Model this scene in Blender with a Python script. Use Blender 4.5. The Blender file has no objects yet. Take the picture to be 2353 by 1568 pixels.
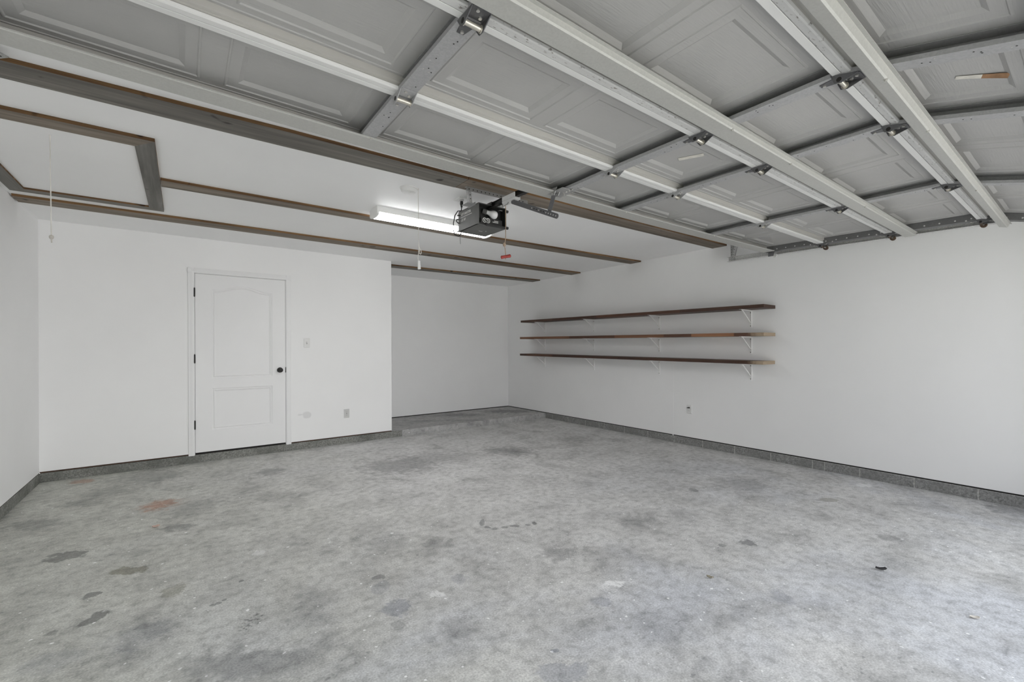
import bpy, bmesh, math, random
from mathutils import Vector, Matrix
random.seed(7)
SC = bpy.context.scene
COL = SC.collection
XL, XR = -1.1034, 5.3324          # left / right wall faces
YB, YA, YF = 6.1199, 7.2823, -0.26 # door wall, alcove wall, front (garage opening) wall
XA = 2.408                         # alcove corner
ZC, ZB = 2.5334, 0.0913            # ceiling, top of the concrete stem wall

# ------------------------------------------------------------------ helpers
class MB:
    def __init__(s): s.v = []; s.f = []; s.m = []
    def add(s, vs, fs, mi=0):
        o = len(s.v); s.v += [tuple(v) for v in vs]
        for f in fs: s.f.append([i + o for i in f]); s.m.append(mi)
    def box(s, x0, x1, y0, y1, z0, z1, mi=0):
        s.add([(x0,y0,z0),(x1,y0,z0),(x1,y1,z0),(x0,y1,z0),(x0,y0,z1),(x1,y0,z1),(x1,y1,z1),(x0,y1,z1)],
              [(0,3,2,1),(4,5,6,7),(0,1,5,4),(1,2,6,5),(2,3,7,6),(3,0,4,7)], mi)
    def hexa(s, b, t, mi=0):       # bottom quad, top quad
        s.add(list(b)+list(t), [(0,3,2,1),(4,5,6,7),(0,1,5,4),(1,2,6,5),(2,3,7,6),(3,0,4,7)], mi)
    def bar(s, p, q, w, h, up=(0,0,1), mi=0):   # rectangular bar from p to q
        p = Vector(p); q = Vector(q); d = (q-p).normalized(); u = Vector(up)
        a = d.cross(u).normalized(); b = a.cross(d).normalized()
        c = [(-w/2,-h/2),(w/2,-h/2),(w/2,h/2),(-w/2,h/2)]
        s.hexa([p+a*i+b*j for i,j in c], [q+a*i+b*j for i,j in c], mi)
    def prism(s, poly, p, q, ax, ay, mi=0, cap=True):  # extrude 2D poly (in ax, ay) from p to q
        p = Vector(p); q = Vector(q); ax = Vector(ax); ay = Vector(ay); n = len(poly)
        vs = [p+ax*x+ay*y for x,y in poly] + [q+ax*x+ay*y for x,y in poly]
        fs = [(i,(i+1)%n,n+(i+1)%n,n+i) for i in range(n)]
        if cap: fs += [tuple(range(n-1,-1,-1)), tuple(range(n,2*n))]
        s.add(vs, fs, mi)
    def cyl(s, p, q, r, n=14, r2=None, mi=0):
        p = Vector(p); q = Vector(q); d = (q-p).normalized()
        u = Vector((0,0,1)) if abs(d.z) < .9 else Vector((1,0,0))
        a = d.cross(u).normalized(); b = a.cross(d); r2 = r if r2 is None else r2
        s.add([p+(a*math.cos(2*math.pi*i/n)+b*math.sin(2*math.pi*i/n))*r for i in range(n)] +
              [q+(a*math.cos(2*math.pi*i/n)+b*math.sin(2*math.pi*i/n))*r2 for i in range(n)],
              [(i,(i+1)%n,n+(i+1)%n,n+i) for i in range(n)] + [tuple(range(n-1,-1,-1)), tuple(range(n,2*n))], mi)
    def lathe(s, p, d, prof, n=20, mi=0):   # prof = (along, radius)
        p = Vector(p); d = Vector(d).normalized(); u = Vector((0,0,1)) if abs(d.z) < .9 else Vector((1,0,0))
        a = d.cross(u).normalized(); b = a.cross(d); vs = []; fs = []
        for t, r in prof:
            vs += [p+d*t+(a*math.cos(2*math.pi*i/n)+b*math.sin(2*math.pi*i/n))*max(r,1e-4) for i in range(n)]
        for k in range(len(prof)-1):
            fs += [(k*n+i,k*n+(i+1)%n,(k+1)*n+(i+1)%n,(k+1)*n+i) for i in range(n)]
        fs += [tuple(range(n-1,-1,-1)), tuple(range((len(prof)-1)*n,len(prof)*n))]
        s.add(vs, fs, mi)
    def tube(s, pts, r, n=8, mi=0):
        pts = [Vector(p) for p in pts]; rings = []; prev = None
        for i, p in enumerate(pts):
            d = (pts[min(i+1,len(pts)-1)]-pts[max(i-1,0)]).normalized()
            if prev is None:
                u = Vector((0,0,1)) if abs(d.z) < .9 else Vector((1,0,0)); a = d.cross(u).normalized()
            else: a = (prev-d*prev.dot(d)).normalized()
            prev = a; b = a.cross(d)
            rings += [p+(a*math.cos(2*math.pi*k/n)+b*math.sin(2*math.pi*k/n))*r for k in range(n)]
        fs = []
        for k in range(len(pts)-1): fs += [(k*n+i,k*n+(i+1)%n,(k+1)*n+(i+1)%n,(k+1)*n+i) for i in range(n)]
        fs += [tuple(range(n-1,-1,-1)), tuple(range((len(pts)-1)*n,len(pts)*n))]
        s.add(rings, fs, mi)
    def build(s, name, mats, parent=None, bevel=0, smooth=False, origin=None):
        me = bpy.data.meshes.new(name)
        o0 = Vector(origin) if origin is not None else Vector((0,0,0))
        me.from_pydata([Vector(v)-o0 for v in s.v], [], s.f)
        mats = mats if isinstance(mats, (list,tuple)) else [mats]
        for m in mats: me.materials.append(m)
        for p, mi in zip(me.polygons, s.m): p.material_index = mi
        bm = bmesh.new(); bm.from_mesh(me); bmesh.ops.recalc_face_normals(bm, faces=bm.faces); bm.to_mesh(me); bm.free()
        if smooth:
            for p in me.polygons: p.use_smooth = True
            me.set_sharp_from_angle(angle=math.radians(40))
        ob = bpy.data.objects.new(name, me); COL.objects.link(ob); ob.location = o0
        if parent is not None:
            ob.parent = parent; ob.location = o0 - world_loc(parent)
        if bevel:
            b = ob.modifiers.new('bevel','BEVEL'); b.width = bevel; b.segments = 2; b.limit_method = 'ANGLE'; b.angle_limit = math.radians(50)
        return ob

def world_loc(o):
    l = Vector(o.location)
    while o.parent is not None: o = o.parent; l += Vector(o.location)
    return l
def tag(o, label=None, cat=None, group=None, kind=None):
    if label: o['label'] = label
    if cat: o['category'] = cat
    if group: o['group'] = group
    if kind: o['kind'] = kind
    return o
def empty(name, loc, label, cat, group=None, kind=None):
    o = bpy.data.objects.new(name, None); COL.objects.link(o); o.location = loc; o.empty_display_size = .1
    return tag(o, label, cat, group, kind)
def copy_tree(o, parent=None):
    c = o.copy(); COL.objects.link(c); c.parent = parent
    for ch in [x for x in bpy.data.objects if x.parent == o]: copy_tree(ch, c)
    return c

# ------------------------------------------------------------------ materials
def newmat(name):
    m = bpy.data.materials.new(name); m.use_nodes = True
    return m, m.node_tree, m.node_tree.nodes['Principled BSDF']
def lk(nt, a, b): nt.links.new(a, b)
def nd(nt, t, **k):
    n = nt.nodes.new(t)
    for a, b in k.items(): setattr(n, a, b)
    return n
def coords(nt, scale=(1,1,1)):
    tc = nd(nt,'ShaderNodeTexCoord'); mp = nd(nt,'ShaderNodeMapping'); mp.inputs['Scale'].default_value = scale
    lk(nt, tc.outputs['Object'], mp.inputs['Vector']); return mp.outputs['Vector']
def wcoords(nt, scale=(1,1,1)):
    g = nd(nt,'ShaderNodeNewGeometry'); mp = nd(nt,'ShaderNodeMapping'); mp.inputs['Scale'].default_value = scale
    lk(nt, g.outputs['Position'], mp.inputs['Vector']); return mp.outputs['Vector']
def noise(nt, vec, s, det=4, rough=.55, dist=0):
    n = nd(nt,'ShaderNodeTexNoise'); n.inputs['Scale'].default_value = s; n.inputs['Detail'].default_value = det
    n.inputs['Roughness'].default_value = rough; n.inputs['Distortion'].default_value = dist
    lk(nt, vec, n.inputs['Vector']); return n.outputs['Fac']
def ramp(nt, fac, stops):
    r = nd(nt,'ShaderNodeValToRGB'); e = r.color_ramp.elements
    while len(e) < len(stops): e.new(.5)
    for el, (p, c) in zip(e, stops): el.position = p; el.color = (*c, 1) if len(c) == 3 else c
    lk(nt, fac, r.inputs['Fac']); return r.outputs['Color']
def mrange(nt, v, a, b, c, d, smooth=True):
    n = nd(nt,'ShaderNodeMapRange'); n.interpolation_type = 'SMOOTHSTEP' if smooth else 'LINEAR'
    for i, x in zip((1,2,3,4), (a,b,c,d)): n.inputs[i].default_value = x
    lk(nt, v, n.inputs[0]); return n.outputs[0]
def mixc(nt, fac, a, b, mode='MIX'):
    n = nd(nt,'ShaderNodeMix', data_type='RGBA', blend_type=mode)
    for sock, val in ((n.inputs[0],fac),(n.inputs[6],a),(n.inputs[7],b)):
        if isinstance(val,(int,float)): sock.default_value = val
        elif isinstance(val,tuple): sock.default_value = (*val,1) if len(val)==3 else val
        else: lk(nt, val, sock)
    return n.outputs[2]
def mth(nt, op, a, b=None):
    n = nd(nt,'ShaderNodeMath', operation=op)
    for i, val in enumerate((a,b)):
        if val is None: continue
        if isinstance(val,(int,float)): n.inputs[i].default_value = val
        else: lk(nt, val, n.inputs[i])
    return n.outputs[0]
def bump(nt, bs, h, st=.2, dist=.01):
    b = nd(nt,'ShaderNodeBump'); b.inputs['Strength'].default_value = st; b.inputs['Distance'].default_value = dist
    lk(nt, h, b.inputs['Height']); lk(nt, b.outputs['Normal'], bs.inputs['Normal'])
def simple(name, c, rough=.5, metal=0, var=.06, vs=8, bmp=0, spec=None):
    m, nt, bs = newmat(name)
    v = wcoords(nt); n = noise(nt, v, vs, 5)
    lo = tuple(x*(1-var) for x in c); hi = tuple(min(1,x*(1+var)) for x in c)
    lk(nt, ramp(nt, n, [(.3,lo),(.7,hi)]), bs.inputs['Base Color'])
    bs.inputs['Roughness'].default_value = rough; bs.inputs['Metallic'].default_value = metal
    if spec is not None: bs.inputs['Specular IOR Level'].default_value = spec
    if bmp: bump(nt, bs, noise(nt, v, vs*12, 3), bmp, .004)
    return m

WALL_C, CEIL_C = .90, .92
def paint(name, c, stains=()):
    m, nt, bs = newmat(name); v = wcoords(nt)
    col = ramp(nt, noise(nt, v, .9, 4), [(.3,(c*.975,)*3),(.7,(c*1.02,)*3)])
    for (x,y,z,a,b,f) in stains:
        mp = nd(nt,'ShaderNodeMapping', vector_type='TEXTURE'); mp.inputs['Location'].default_value = (x,y,z); mp.inputs['Scale'].default_value = (a,a,b)
        lk(nt, v, mp.inputs['Vector']); ln = nd(nt,'ShaderNodeVectorMath', operation='LENGTH'); lk(nt, mp.outputs[0], ln.inputs[0])
        k = mth(nt,'ADD', ln.outputs['Value'], mth(nt,'MULTIPLY', mth(nt,'SUBTRACT', noise(nt,v,14,3), .5), .9))
        col = mixc(nt, mrange(nt, k, .75, 1.05, f, 0), col, (c*.62,)*3)
    lk(nt, col, bs.inputs['Base Color']); bs.inputs['Roughness'].default_value = .62
    bs.inputs['Specular IOR Level'].default_value = .3
    bump(nt, bs, noise(nt, v, 160, 3), .06, .003)
    return m
M = {}
M['wall'] = paint('wall_paint', WALL_C, [(1.28,YB,.43,.055,.05,.35),(1.20,YB,.44,.03,.012,.3)])
M['ceil'] = paint('ceiling_paint', CEIL_C)
M['door'] = simple('door_paint', (.85,.85,.853), .45, var=.015, vs=2)
M['white'] = simple('white_plastic', (.78,.78,.77), .4, var=.02)
M['whitemetal'] = simple('white_enamel', (.92,.92,.91), .38, var=.02)
M['black'] = simple('black_metal', (.016,.015,.014), .42, .3, var=.2)
M['gap'] = simple('dark_gap', (.02,.018,.016), .9, var=.2)
M['blackplastic'] = simple('black_plastic', (.022,.022,.021), .5, var=.3, vs=20)
M['housing'] = simple('grey_housing', (.125,.125,.12), .55, var=.12, vs=10, bmp=.1)
M['rope'] = simple('rope_fibre', (.36,.27,.20), .9, var=.2, vs=60)
M['cord'] = simple('white_cord', (.72,.70,.66), .8, var=.05)
M['cordgrey'] = simple('grey_cord', (.55,.52,.48), .85, var=.1, vs=30)
M['red'] = simple('red_plastic', (.33,.035,.025), .45, var=.2, vs=30)
M['print'] = simple('white_print_lit_holes', (.62,.62,.60), .6, var=.06, vs=60)
M['bulb'] = simple('frosted_bulb', (.85,.85,.85), .25, var=.01)
M['brass'] = simple('yellowed_zinc', (.64,.61,.54), .32, .75, var=.15, vs=40)
M['rust'] = simple('rusty_steel', (.115,.078,.055), .7, .3, var=.4, vs=40)
M['paper'] = simple('aged_paper', (.66,.64,.58), .85, var=.12, vs=40)
M['paperbrown'] = simple('scorched_paper', (.30,.17,.09), .85, var=.3, vs=25)
M['leaf'] = simple('dry_leaf', (.045,.043,.045), .8, var=.3, vs=80)
M['chip'] = simple('pale_chip', (.66,.62,.56), .8, var=.15, vs=80)
M['chip2'] = simple('pink_chip', (.55,.40,.34), .8, var=.2, vs=80)
M['leaftan'] = simple('tan_leaf', (.34,.31,.24), .85, var=.3, vs=80)

def galv(name, c, rough=.45, metal=.55, speck=.0):
    m, nt, bs = newmat(name); v = wcoords(nt)
    vo = nd(nt,'ShaderNodeTexVoronoi'); vo.inputs['Scale'].default_value = 150; lk(nt, v, vo.inputs['Vector'])
    sp = nd(nt,'ShaderNodeSeparateColor'); lk(nt, vo.outputs['Color'], sp.inputs[0])
    f = mth(nt,'ADD', mth(nt,'MULTIPLY', sp.outputs[0], .5), mth(nt,'MULTIPLY', noise(nt,v,6,5), .5))
    k = .09 + speck*.7
    col = ramp(nt, f, [(.2,tuple(x*(1-k) for x in c)),(.8,tuple(x*(1+k) for x in c))])
    lk(nt, col, bs.inputs['Base Color']); bs.inputs['Roughness'].default_value = rough; bs.inputs['Metallic'].default_value = metal
    return m
M['galv'] = galv('galvanised_steel', (.42,.42,.415))
M['galvdark'] = galv('dull_galvanised_steel', (.40,.40,.405), .5, .2)
M['endstile'] = galv('dark_end_stile', (.15,.15,.15), .5, .1)
M['hinge'] = galv('dark_hinge_steel', (.15,.15,.155), .42, .6)
M['track'] = galv('speckled_track_steel', (.62,.62,.61), .5, .1, .14)
M['strut'] = galv('grey_strut_steel', (.50,.50,.475), .42, .25, -.06)
M['trolley'] = galv('bright_trolley', (.72,.72,.72), .4, .1, -.06)
M['bolt'] = galv('zinc_bolt', (.62,.61,.58), .3, .7)

def doorskin(name, c, grain):
    m, nt, bs = newmat(name); v = wcoords(nt)
    big = noise(nt, v, 1.6, 5)
    col = ramp(nt, big, [(.3,tuple(x*.93 for x in c)),(.7,tuple(x*1.05 for x in c))])
    sp = noise(nt, v, 45, 2, .4)
    col = mixc(nt, mrange(nt, sp, .76, .80, 0, .35), col, (.6,.6,.58))
    lk(nt, col, bs.inputs['Base Color']); bs.inputs['Roughness'].default_value = .5
    bs.inputs['Specular IOR Level'].default_value = .35
    if grain:
        g = noise(nt, wcoords(nt,(9,150,60)), 1, 3, .5, .5)
        bump(nt, bs, g, .38, .003)
    return m
M['skin'] = doorskin('door_skin', (.43,.426,.417), True)
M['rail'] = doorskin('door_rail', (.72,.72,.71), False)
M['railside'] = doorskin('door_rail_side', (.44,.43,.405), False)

def dirtyrail():
    m, nt, bs = newmat('dusty_rail'); v = wcoords(nt)
    col = ramp(nt, noise(nt, v, 2.5, 5), [(.3,(.56,.56,.55)),(.7,(.66,.66,.65))])
    d = noise(nt, wcoords(nt,(40,120,60)), 1, 4, .6)
    col = mixc(nt, mrange(nt, d, .58, .70, 0, .8), col, (.11,.09,.07))
    lk(nt, col, bs.inputs['Base Color']); bs.inputs['Roughness'].default_value = .5
    return m
M['dirtyrail'] = dirtyrail()

def wood(name, c1, c2, c3, axis, sc=1, knots=True):
    m, nt, bs = newmat(name)
    s = [26*sc]*3; s[axis] = 1.1*sc
    v = wcoords(nt, tuple(s)); g = noise(nt, v, 1, 6, .6, .6)
    s2 = [5.0]*3; s2[axis] = .7
    g2 = noise(nt, wcoords(nt, tuple(s2)), 1, 4, .6)
    col = ramp(nt, g, [(.28,c1),(.5,c2),(.75,c3)])
    col = mixc(nt, mrange(nt, g2, .40, .72, 0, .55), col, tuple(x*.5 for x in c1))
    if knots:
        k = noise(nt, wcoords(nt), 9, 1, .3)
        col = mixc(nt, mrange(nt, k, .72, .78, 0, .8), col, tuple(x*.25 for x in c1))
    lk(nt, col, bs.inputs['Base Color']); bs.inputs['Roughness'].default_value = .8
    bs.inputs['Specular IOR Level'].default_value = .25
    bump(nt, bs, g, .25, .003)
    return m
M['woodgrey'] = wood('weathered_wood', (.135,.126,.114), (.21,.196,.175), (.30,.282,.258), 0)
M['woodgreyY'] = wood('weathered_wood_across', (.135,.129,.118), (.21,.202,.187), (.30,.29,.27), 1)
M['woodedge'] = wood('sawn_brown_edge', (.07,.038,.018), (.17,.095,.045), (.36,.215,.10), 0)
M['woodwarm'] = wood('warm_wood', (.15,.125,.10), (.24,.202,.165), (.34,.295,.245), 0)

def shelfwood(name, tones, pale, knockz):
    m, nt, bs = newmat(name)
    g = noise(nt, wcoords(nt,(30,1.2,30)), 1, 6, .6, .4)
    geo = nd(nt,'ShaderNodeNewGeometry'); sx = nd(nt,'ShaderNodeSeparateXYZ'); lk(nt, geo.outputs['Position'], sx.inputs[0])
    r = nd(nt,'ShaderNodeValToRGB'); r.color_ramp.interpolation = 'CONSTANT'; e = r.color_ramp.elements
    while len(e) < len(tones): e.new(.5)
    for el,(p,c) in zip(e,tones): el.position = (p-2.0)/5.0; el.color = (*c,1)
    lk(nt, mth(nt,'DIVIDE', mth(nt,'SUBTRACT', sx.outputs[1], 2.0), 5.0), r.inputs[0])
    col = mixc(nt, .85, r.outputs['Color'], ramp(nt, g, [(.25,(.45,.45,.45)),(.75,(1.5,1.45,1.4))]), 'MULTIPLY')
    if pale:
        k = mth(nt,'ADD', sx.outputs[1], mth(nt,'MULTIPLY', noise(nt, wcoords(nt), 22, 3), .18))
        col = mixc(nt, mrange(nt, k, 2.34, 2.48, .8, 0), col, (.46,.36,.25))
    if knockz:
        k = noise(nt, wcoords(nt,(18,7,18)), 1, 3)
        col = mixc(nt, mrange(nt, k, .68, .75, 0, .55), col, (.42,.36,.31))
    lk(nt, col, bs.inputs['Base Color']); bs.inputs['Roughness'].default_value = .55
    bump(nt, bs, g, .15, .002)
    return m
d0, d1, d2, d3 = (.060,.026,.014), (.095,.040,.021), (.19,.085,.042), (.27,.125,.06)
M['shelf1'] = shelfwood('dark_stained_shelf', [(2.0,d0),(3.2,d1),(4.6,d0),(5.6,(.075,.038,.022))], False, True)
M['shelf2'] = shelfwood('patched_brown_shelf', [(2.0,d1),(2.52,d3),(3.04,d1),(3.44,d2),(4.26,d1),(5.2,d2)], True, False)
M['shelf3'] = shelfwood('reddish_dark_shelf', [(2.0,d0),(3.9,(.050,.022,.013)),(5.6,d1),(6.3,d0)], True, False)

def block(name, c, dark):
    m, nt, bs = newmat(name); v = wcoords(nt)
    f = noise(nt, v, 75, 6, .75)
    col = ramp(nt, f, [(.32,tuple(x*.45 for x in c)),(.5,c),(.68,tuple(min(1,x*1.55) for x in c))])
    big = noise(nt, v, 4, 4)
    col = mixc(nt, mrange(nt, big, .4, .65, 0, .55), col, dark)
    lk(nt, col, bs.inputs['Base Color']); bs.inputs['Roughness'].default_value = .95
    bs.inputs['Specular IOR Level'].default_value = .1
    bump(nt, bs, f, .6, .006)
    return m
M['block'] = block('concrete_block', (.27,.27,.265), (.21,.21,.205))
M['mortar'] = block('mortar', (.46,.455,.44), (.40,.40,.38))
M['kerb'] = block('old_stem_wall', (.25,.252,.236), (.12,.125,.11))
M['brownedge'] = simple('brown_sill_plate', (.075,.045,.03), .9, var=.3, vs=10)

# stains and paint marks on the slab, plus painted shade in the right front corner: (x, y, half width, half depth, kind, strength)
STAINS_SHADE = [(-0.58,3.862,.114,.091,'d',.7),(-0.26,3.384,.116,.06,'o',.7),(-0.393,3.159,.045,.045,'d',.7),(-0.338,2.881,.046,.07,'d',.75),(-0.477,2.848,.036,.035,'d',.5),
(.256,2.85,.017,.021,'d',.7),(.12,2.669,.015,.014,'d',.6),(.144,2.674,.018,.014,'d',.6),(.169,2.689,.013,.014,'d',.6),(-0.042,2.956,.06,.075,'o',.5),
(.084,4.38,.194,.313,'d',.35),(-0.152,4.646,.151,.169,'r',.8),(-0.777,5.927,.119,.079,'r',.6),(-0.031,3.99,.132,.088,'d',.6),(.258,2.41,.045,.086,'p',.7),
(.195,2.085,.335,.115,'d',.5),(-0.154,2.598,.138,.136,'b',.35),(-0.433,2.589,.162,.092,'b',.3),(-0.534,5.366,.198,.264,'d',.4),(-0.666,5.076,.219,.115,'d',.4),(-0.896,4.716,.193,.144,'d',.5),
(3.255,4.455,.407,.281,'d',.55),(1.87,4.596,.521,.405,'d',.5),(2.372,4.691,.562,.336,'d',.3),
(1.764,2.737,.022,.081,'d',.6),(1.746,2.641,.028,.025,'d',.65),(1.778,2.588,.034,.025,'d',.6),(1.845,2.566,.03,.021,'d',.55),(1.919,2.539,.04,.025,'d',.65),(1.999,2.498,.027,.021,'d',.55),(2.059,2.492,.02,.034,'d',.7),
(1.877,2.038,.125,.118,'d',.45),(.847,2.088,.086,.076,'b',.6),(.852,2.317,.047,.081,'b',.35),(.801,1.951,.048,.04,'d',.4),(.881,2.436,.044,.03,'d',.55),(1.227,2.146,.063,.056,'b',.35),(1.693,1.514,.061,.047,'b',.4),
(1.26,1.392,.02,.013,'b',.6),(1.201,1.282,.113,.066,'b',.5),(2.662,2.075,.16,.152,'d',.22),(1.879,1.59,.061,.041,'w',.8),(1.056,2.079,.054,.037,'w',.6),(.377,3.174,.044,.048,'w',.35),
(1.014,1.759,.119,.079,'d',.25),(2.97,1.403,.063,.051,'d',.7),(2.8,1.483,.022,.028,'d',.5),(3.675,2.205,.047,.052,'d',.5),(4.167,2.019,.362,.235,'d',.32),(3.798,.876,.07,.071,'d',.4),
(5.055,1.326,.096,.066,'w',.6),(4.332,1.39,.098,.052,'o',.5),(5.184,.455,.169,.194,'d',.6),(1.052,2.832,.2,.148,'d',.28),(1.348,2.608,.171,.078,'d',.32),(.727,5.194,.182,.167,'d',.5),(-0.245,5.74,.398,.276,'d',.45),  # the dark ellipse at the right wall's front end is painted corner shade
(4.445,4.4,.364,.238,'d',.35),(4.832,4.028,.21,.178,'d',.3),(.669,4.303,.228,.155,'d',.3),(2.46,1.003,.067,.074,'b',.3)]
def concrete(name, stains, gain=1.0):
    m, nt, bs = newmat(name); v = wcoords(nt)
    n1 = noise(nt, v, .55, 5, .6, .4); n2 = noise(nt, v, 3.2, 7, .62, .5); n3 = noise(nt, v, 19, 5, .6); n4 = noise(nt, v, 120, 4, .6)
    col = ramp(nt, n2, [(.28,(.37*gain,.368*gain,.362*gain)),(.45,(.565*gain,.56*gain,.55*gain)),(.60,(.645*gain,.64*gain,.63*gain)),(.78,(.71*gain,.706*gain,.70*gain))])
    # green-grey cast towards the closed left half of the slab, bluish patches that strengthen towards the opening
    geo = nd(nt,'ShaderNodeNewGeometry'); sx = nd(nt,'ShaderNodeSeparateXYZ'); lk(nt, geo.outputs['Position'], sx.inputs[0])
    gx = mth(nt,'ADD', sx.outputs[0], mth(nt,'MULTIPLY', n1, 2.4))
    col = mixc(nt, mrange(nt, gx, .3, 3.2, .85, 0), col, (.87,.885,.815), 'MULTIPLY')
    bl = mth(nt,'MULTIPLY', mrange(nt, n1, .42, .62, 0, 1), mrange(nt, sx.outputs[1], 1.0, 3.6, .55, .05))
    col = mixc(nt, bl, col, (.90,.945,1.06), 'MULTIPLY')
    col = mixc(nt, mrange(nt, noise(nt, v, 1.3, 6, .65, .8), .56, .72, 0, .5), col, (.62,.61,.61), 'MULTIPLY')
    col = mixc(nt, .8, col, ramp(nt, n3, [(.28,(.62,.62,.62)),(.5,(1,1,1)),(.72,(1.2,1.2,1.2))]), 'MULTIPLY')
    col = mixc(nt, .8, col, ramp(nt, n4, [(.28,(.65,.65,.65)),(.72,(1.3,1.3,1.3))]), 'MULTIPLY')
    # streaks along the trowelling direction, dark pits, pale drips
    st = noise(nt, wcoords(nt,(3.0,13,1)), 1, 5, .6)
    col = mixc(nt, mrange(nt, st, .58, .74, 0, .30), col, (.62,.62,.63), 'MULTIPLY')
    pit = noise(nt, wcoords(nt,(1,1.5,1)), 26, 2, .4)
    col = mixc(nt, mth(nt,'MULTIPLY', mrange(nt, pit, .66, .71, 0, .5), mrange(nt, n2, .56, .40, 0, 1)), col, (.20,.20,.205))
    drip = noise(nt, v, 34, 1, .3)
    col = mixc(nt, mrange(nt, drip, .755, .77, 0, .85), col, (.95,.95,.95))
    # warped position for ragged stain outlines
    w = nd(nt,'ShaderNodeTexNoise'); w.inputs['Scale'].default_value = 15; w.inputs['Detail'].default_value = 7; w.inputs['Roughness'].default_value = .65; lk(nt, v, w.inputs['Vector'])
    ws = nd(nt,'ShaderNodeVectorMath', operation='SUBTRACT'); lk(nt, w.outputs['Color'], ws.inputs[0]); ws.inputs[1].default_value = (.5,.5,.5)
    tint = {'d':(.30,.30,.31),'o':(.42,.40,.33),'r':(.80,.47,.36),'b':(.48,.50,.58),'p':(.30,.30,.30)}
    for x,y,a,b,k,s in stains:
        sc = nd(nt,'ShaderNodeVectorMath', operation='SCALE'); lk(nt, ws.outputs[0], sc.inputs[0]); sc.inputs['Scale'].default_value = min(a,b)*2.6
        ad = nd(nt,'ShaderNodeVectorMath', operation='ADD'); lk(nt, v, ad.inputs[0]); lk(nt, sc.outputs[0], ad.inputs[1])
        mp = nd(nt,'ShaderNodeMapping', vector_type='TEXTURE'); mp.inputs['Location'].default_value = (x,y,0)
        mp.inputs['Rotation'].default_value = (0,0,math.radians(-36.7)); mp.inputs['Scale'].default_value = (a,b,1)
        lk(nt, ad.outputs[0], mp.inputs['Vector'])
        ln = nd(nt,'ShaderNodeVectorMath', operation='LENGTH'); lk(nt, mp.outputs[0], ln.inputs[0])
        big = a > .12 and k != 'w'
        f = mrange(nt, ln.outputs['Value'], .35 if big else .72, 1.15 if big else 1.0, s, 0)
        if k == 'p': f = mth(nt,'MULTIPLY', f, mrange(nt, noise(nt, v, 55, 2), .52, .6, 0, 1))
        if k == 'w':
            f = mth(nt,'MULTIPLY', f, mrange(nt, noise(nt, wcoords(nt,(60,20,1)), 1, 3), .38, .52, .25, 1))
            col = mixc(nt, f, col, (.93,.93,.93))
        else: col = mixc(nt, f, col, tint[k], 'MULTIPLY')
    lk(nt, col, bs.inputs['Base Color'])
    lk(nt, mrange(nt, n2, .3, .7, .52, .72), bs.inputs['Roughness']); bs.inputs['Specular IOR Level'].default_value = .32
    bump(nt, bs, n4, .10, .004)
    return m
FX = [XL-.2+i*(XR-XL+.4)/4 for i in range(5)]; FY = [YF-.14, 1.2, 1.9, 2.45, 2.95, 3.7, 4.7, YB+.16]
def cell_stains_shade(x0,x1,y0,y1):
    out = []
    for t in STAINS_SHADE:
        r = max(t[2],t[3])*1.35+min(t[2],t[3])*1.5
        if t[0]+r > x0 and t[0]-r < x1 and t[1]+r > y0 and t[1]-r < y1: out.append(t)
    return out
FLOORM = [concrete('concrete_slab', cell_stains_shade(a,c,e,f)) for e,f in zip(FY,FY[1:]) for a,c in zip(FX,FX[1:])]
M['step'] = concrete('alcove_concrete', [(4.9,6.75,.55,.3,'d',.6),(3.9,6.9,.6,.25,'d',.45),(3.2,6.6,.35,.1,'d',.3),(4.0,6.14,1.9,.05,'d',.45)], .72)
M['drive'] = simple('driveway_concrete', (.46,.455,.44), .9, var=.06, vs=1.5)
M['added_dark_ground'] = simple('added_green_ground', (.055,.075,.03), .95, var=.3, vs=6)
def emit(name, c, s):
    m, nt, bs = newmat(name); bs.inputs['Base Color'].default_value = (.9,.9,.9,1)
    bs.inputs['Emission Color'].default_value = (*c,1); bs.inputs['Emission Strength'].default_value = s; return m
M['lens'] = emit('lit_diffuser', (1,1,1), 25.0)

# ------------------------------------------------------------------ the setting
def struct(mb, name, mat, **k): return tag(mb.build(name, mat, **k), kind='structure')
b = MB(); k = 0
for e,f in zip(FY,FY[1:]):
    for a,c in zip(FX,FX[1:]): b.add([(a,e,0),(c,e,0),(c,f,0),(a,f,0)], [(0,1,2,3)], k); k += 1
x0_,x1_,y0_,y1_ = FX[0],FX[-1],FY[0],FY[-1]
b.add([(x0_,y0_,-.15),(x1_,y0_,-.15),(x1_,y1_,-.15),(x0_,y1_,-.15),(x0_,y0_,0),(x1_,y0_,0),(x1_,y1_,0),(x0_,y1_,0)], [(3,2,1,0),(0,1,5,4),(1,2,6,5),(2,3,7,6),(3,0,4,7)])
struct(b, 'floor', FLOORM)
b = MB(); b.box(XA-.1, XR+.15, YB+.005, YA+.15, -.1, ZB-.002); struct(b, 'floor_alcove', [M['step']], bevel=.012)
b = MB(); b.box(XL-.15, XR+.15, YF-.14, YA+.15, ZC, ZC+.12); struct(b, 'ceiling', M['ceil'])
G = .012                                                            # dark gap under the drywall
b = MB(); b.box(XL-.13, XL, YF-.12, YB+.13, ZB+.004, ZC); struct(b, 'wall_left', M['wall'])
b = MB(); b.box(XR, XR+.13, YF-.12, YA+.13, ZB+G, ZC)
b.box(XR-.0012, XR+.001, 3.492, 3.507, ZB-.004, 1.05); struct(b, 'wall_right', M['wall'])
b = MB(); b.box(XL-.13, .105, YB, YB+.13, ZB+G, ZC); b.box(1.045, XA, YB, YB+.13, ZB+G, ZC); b.box(.105, 1.045, YB, YB+.13, 2.145, ZC)
struct(b, 'wall_back', M['wall'])
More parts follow.
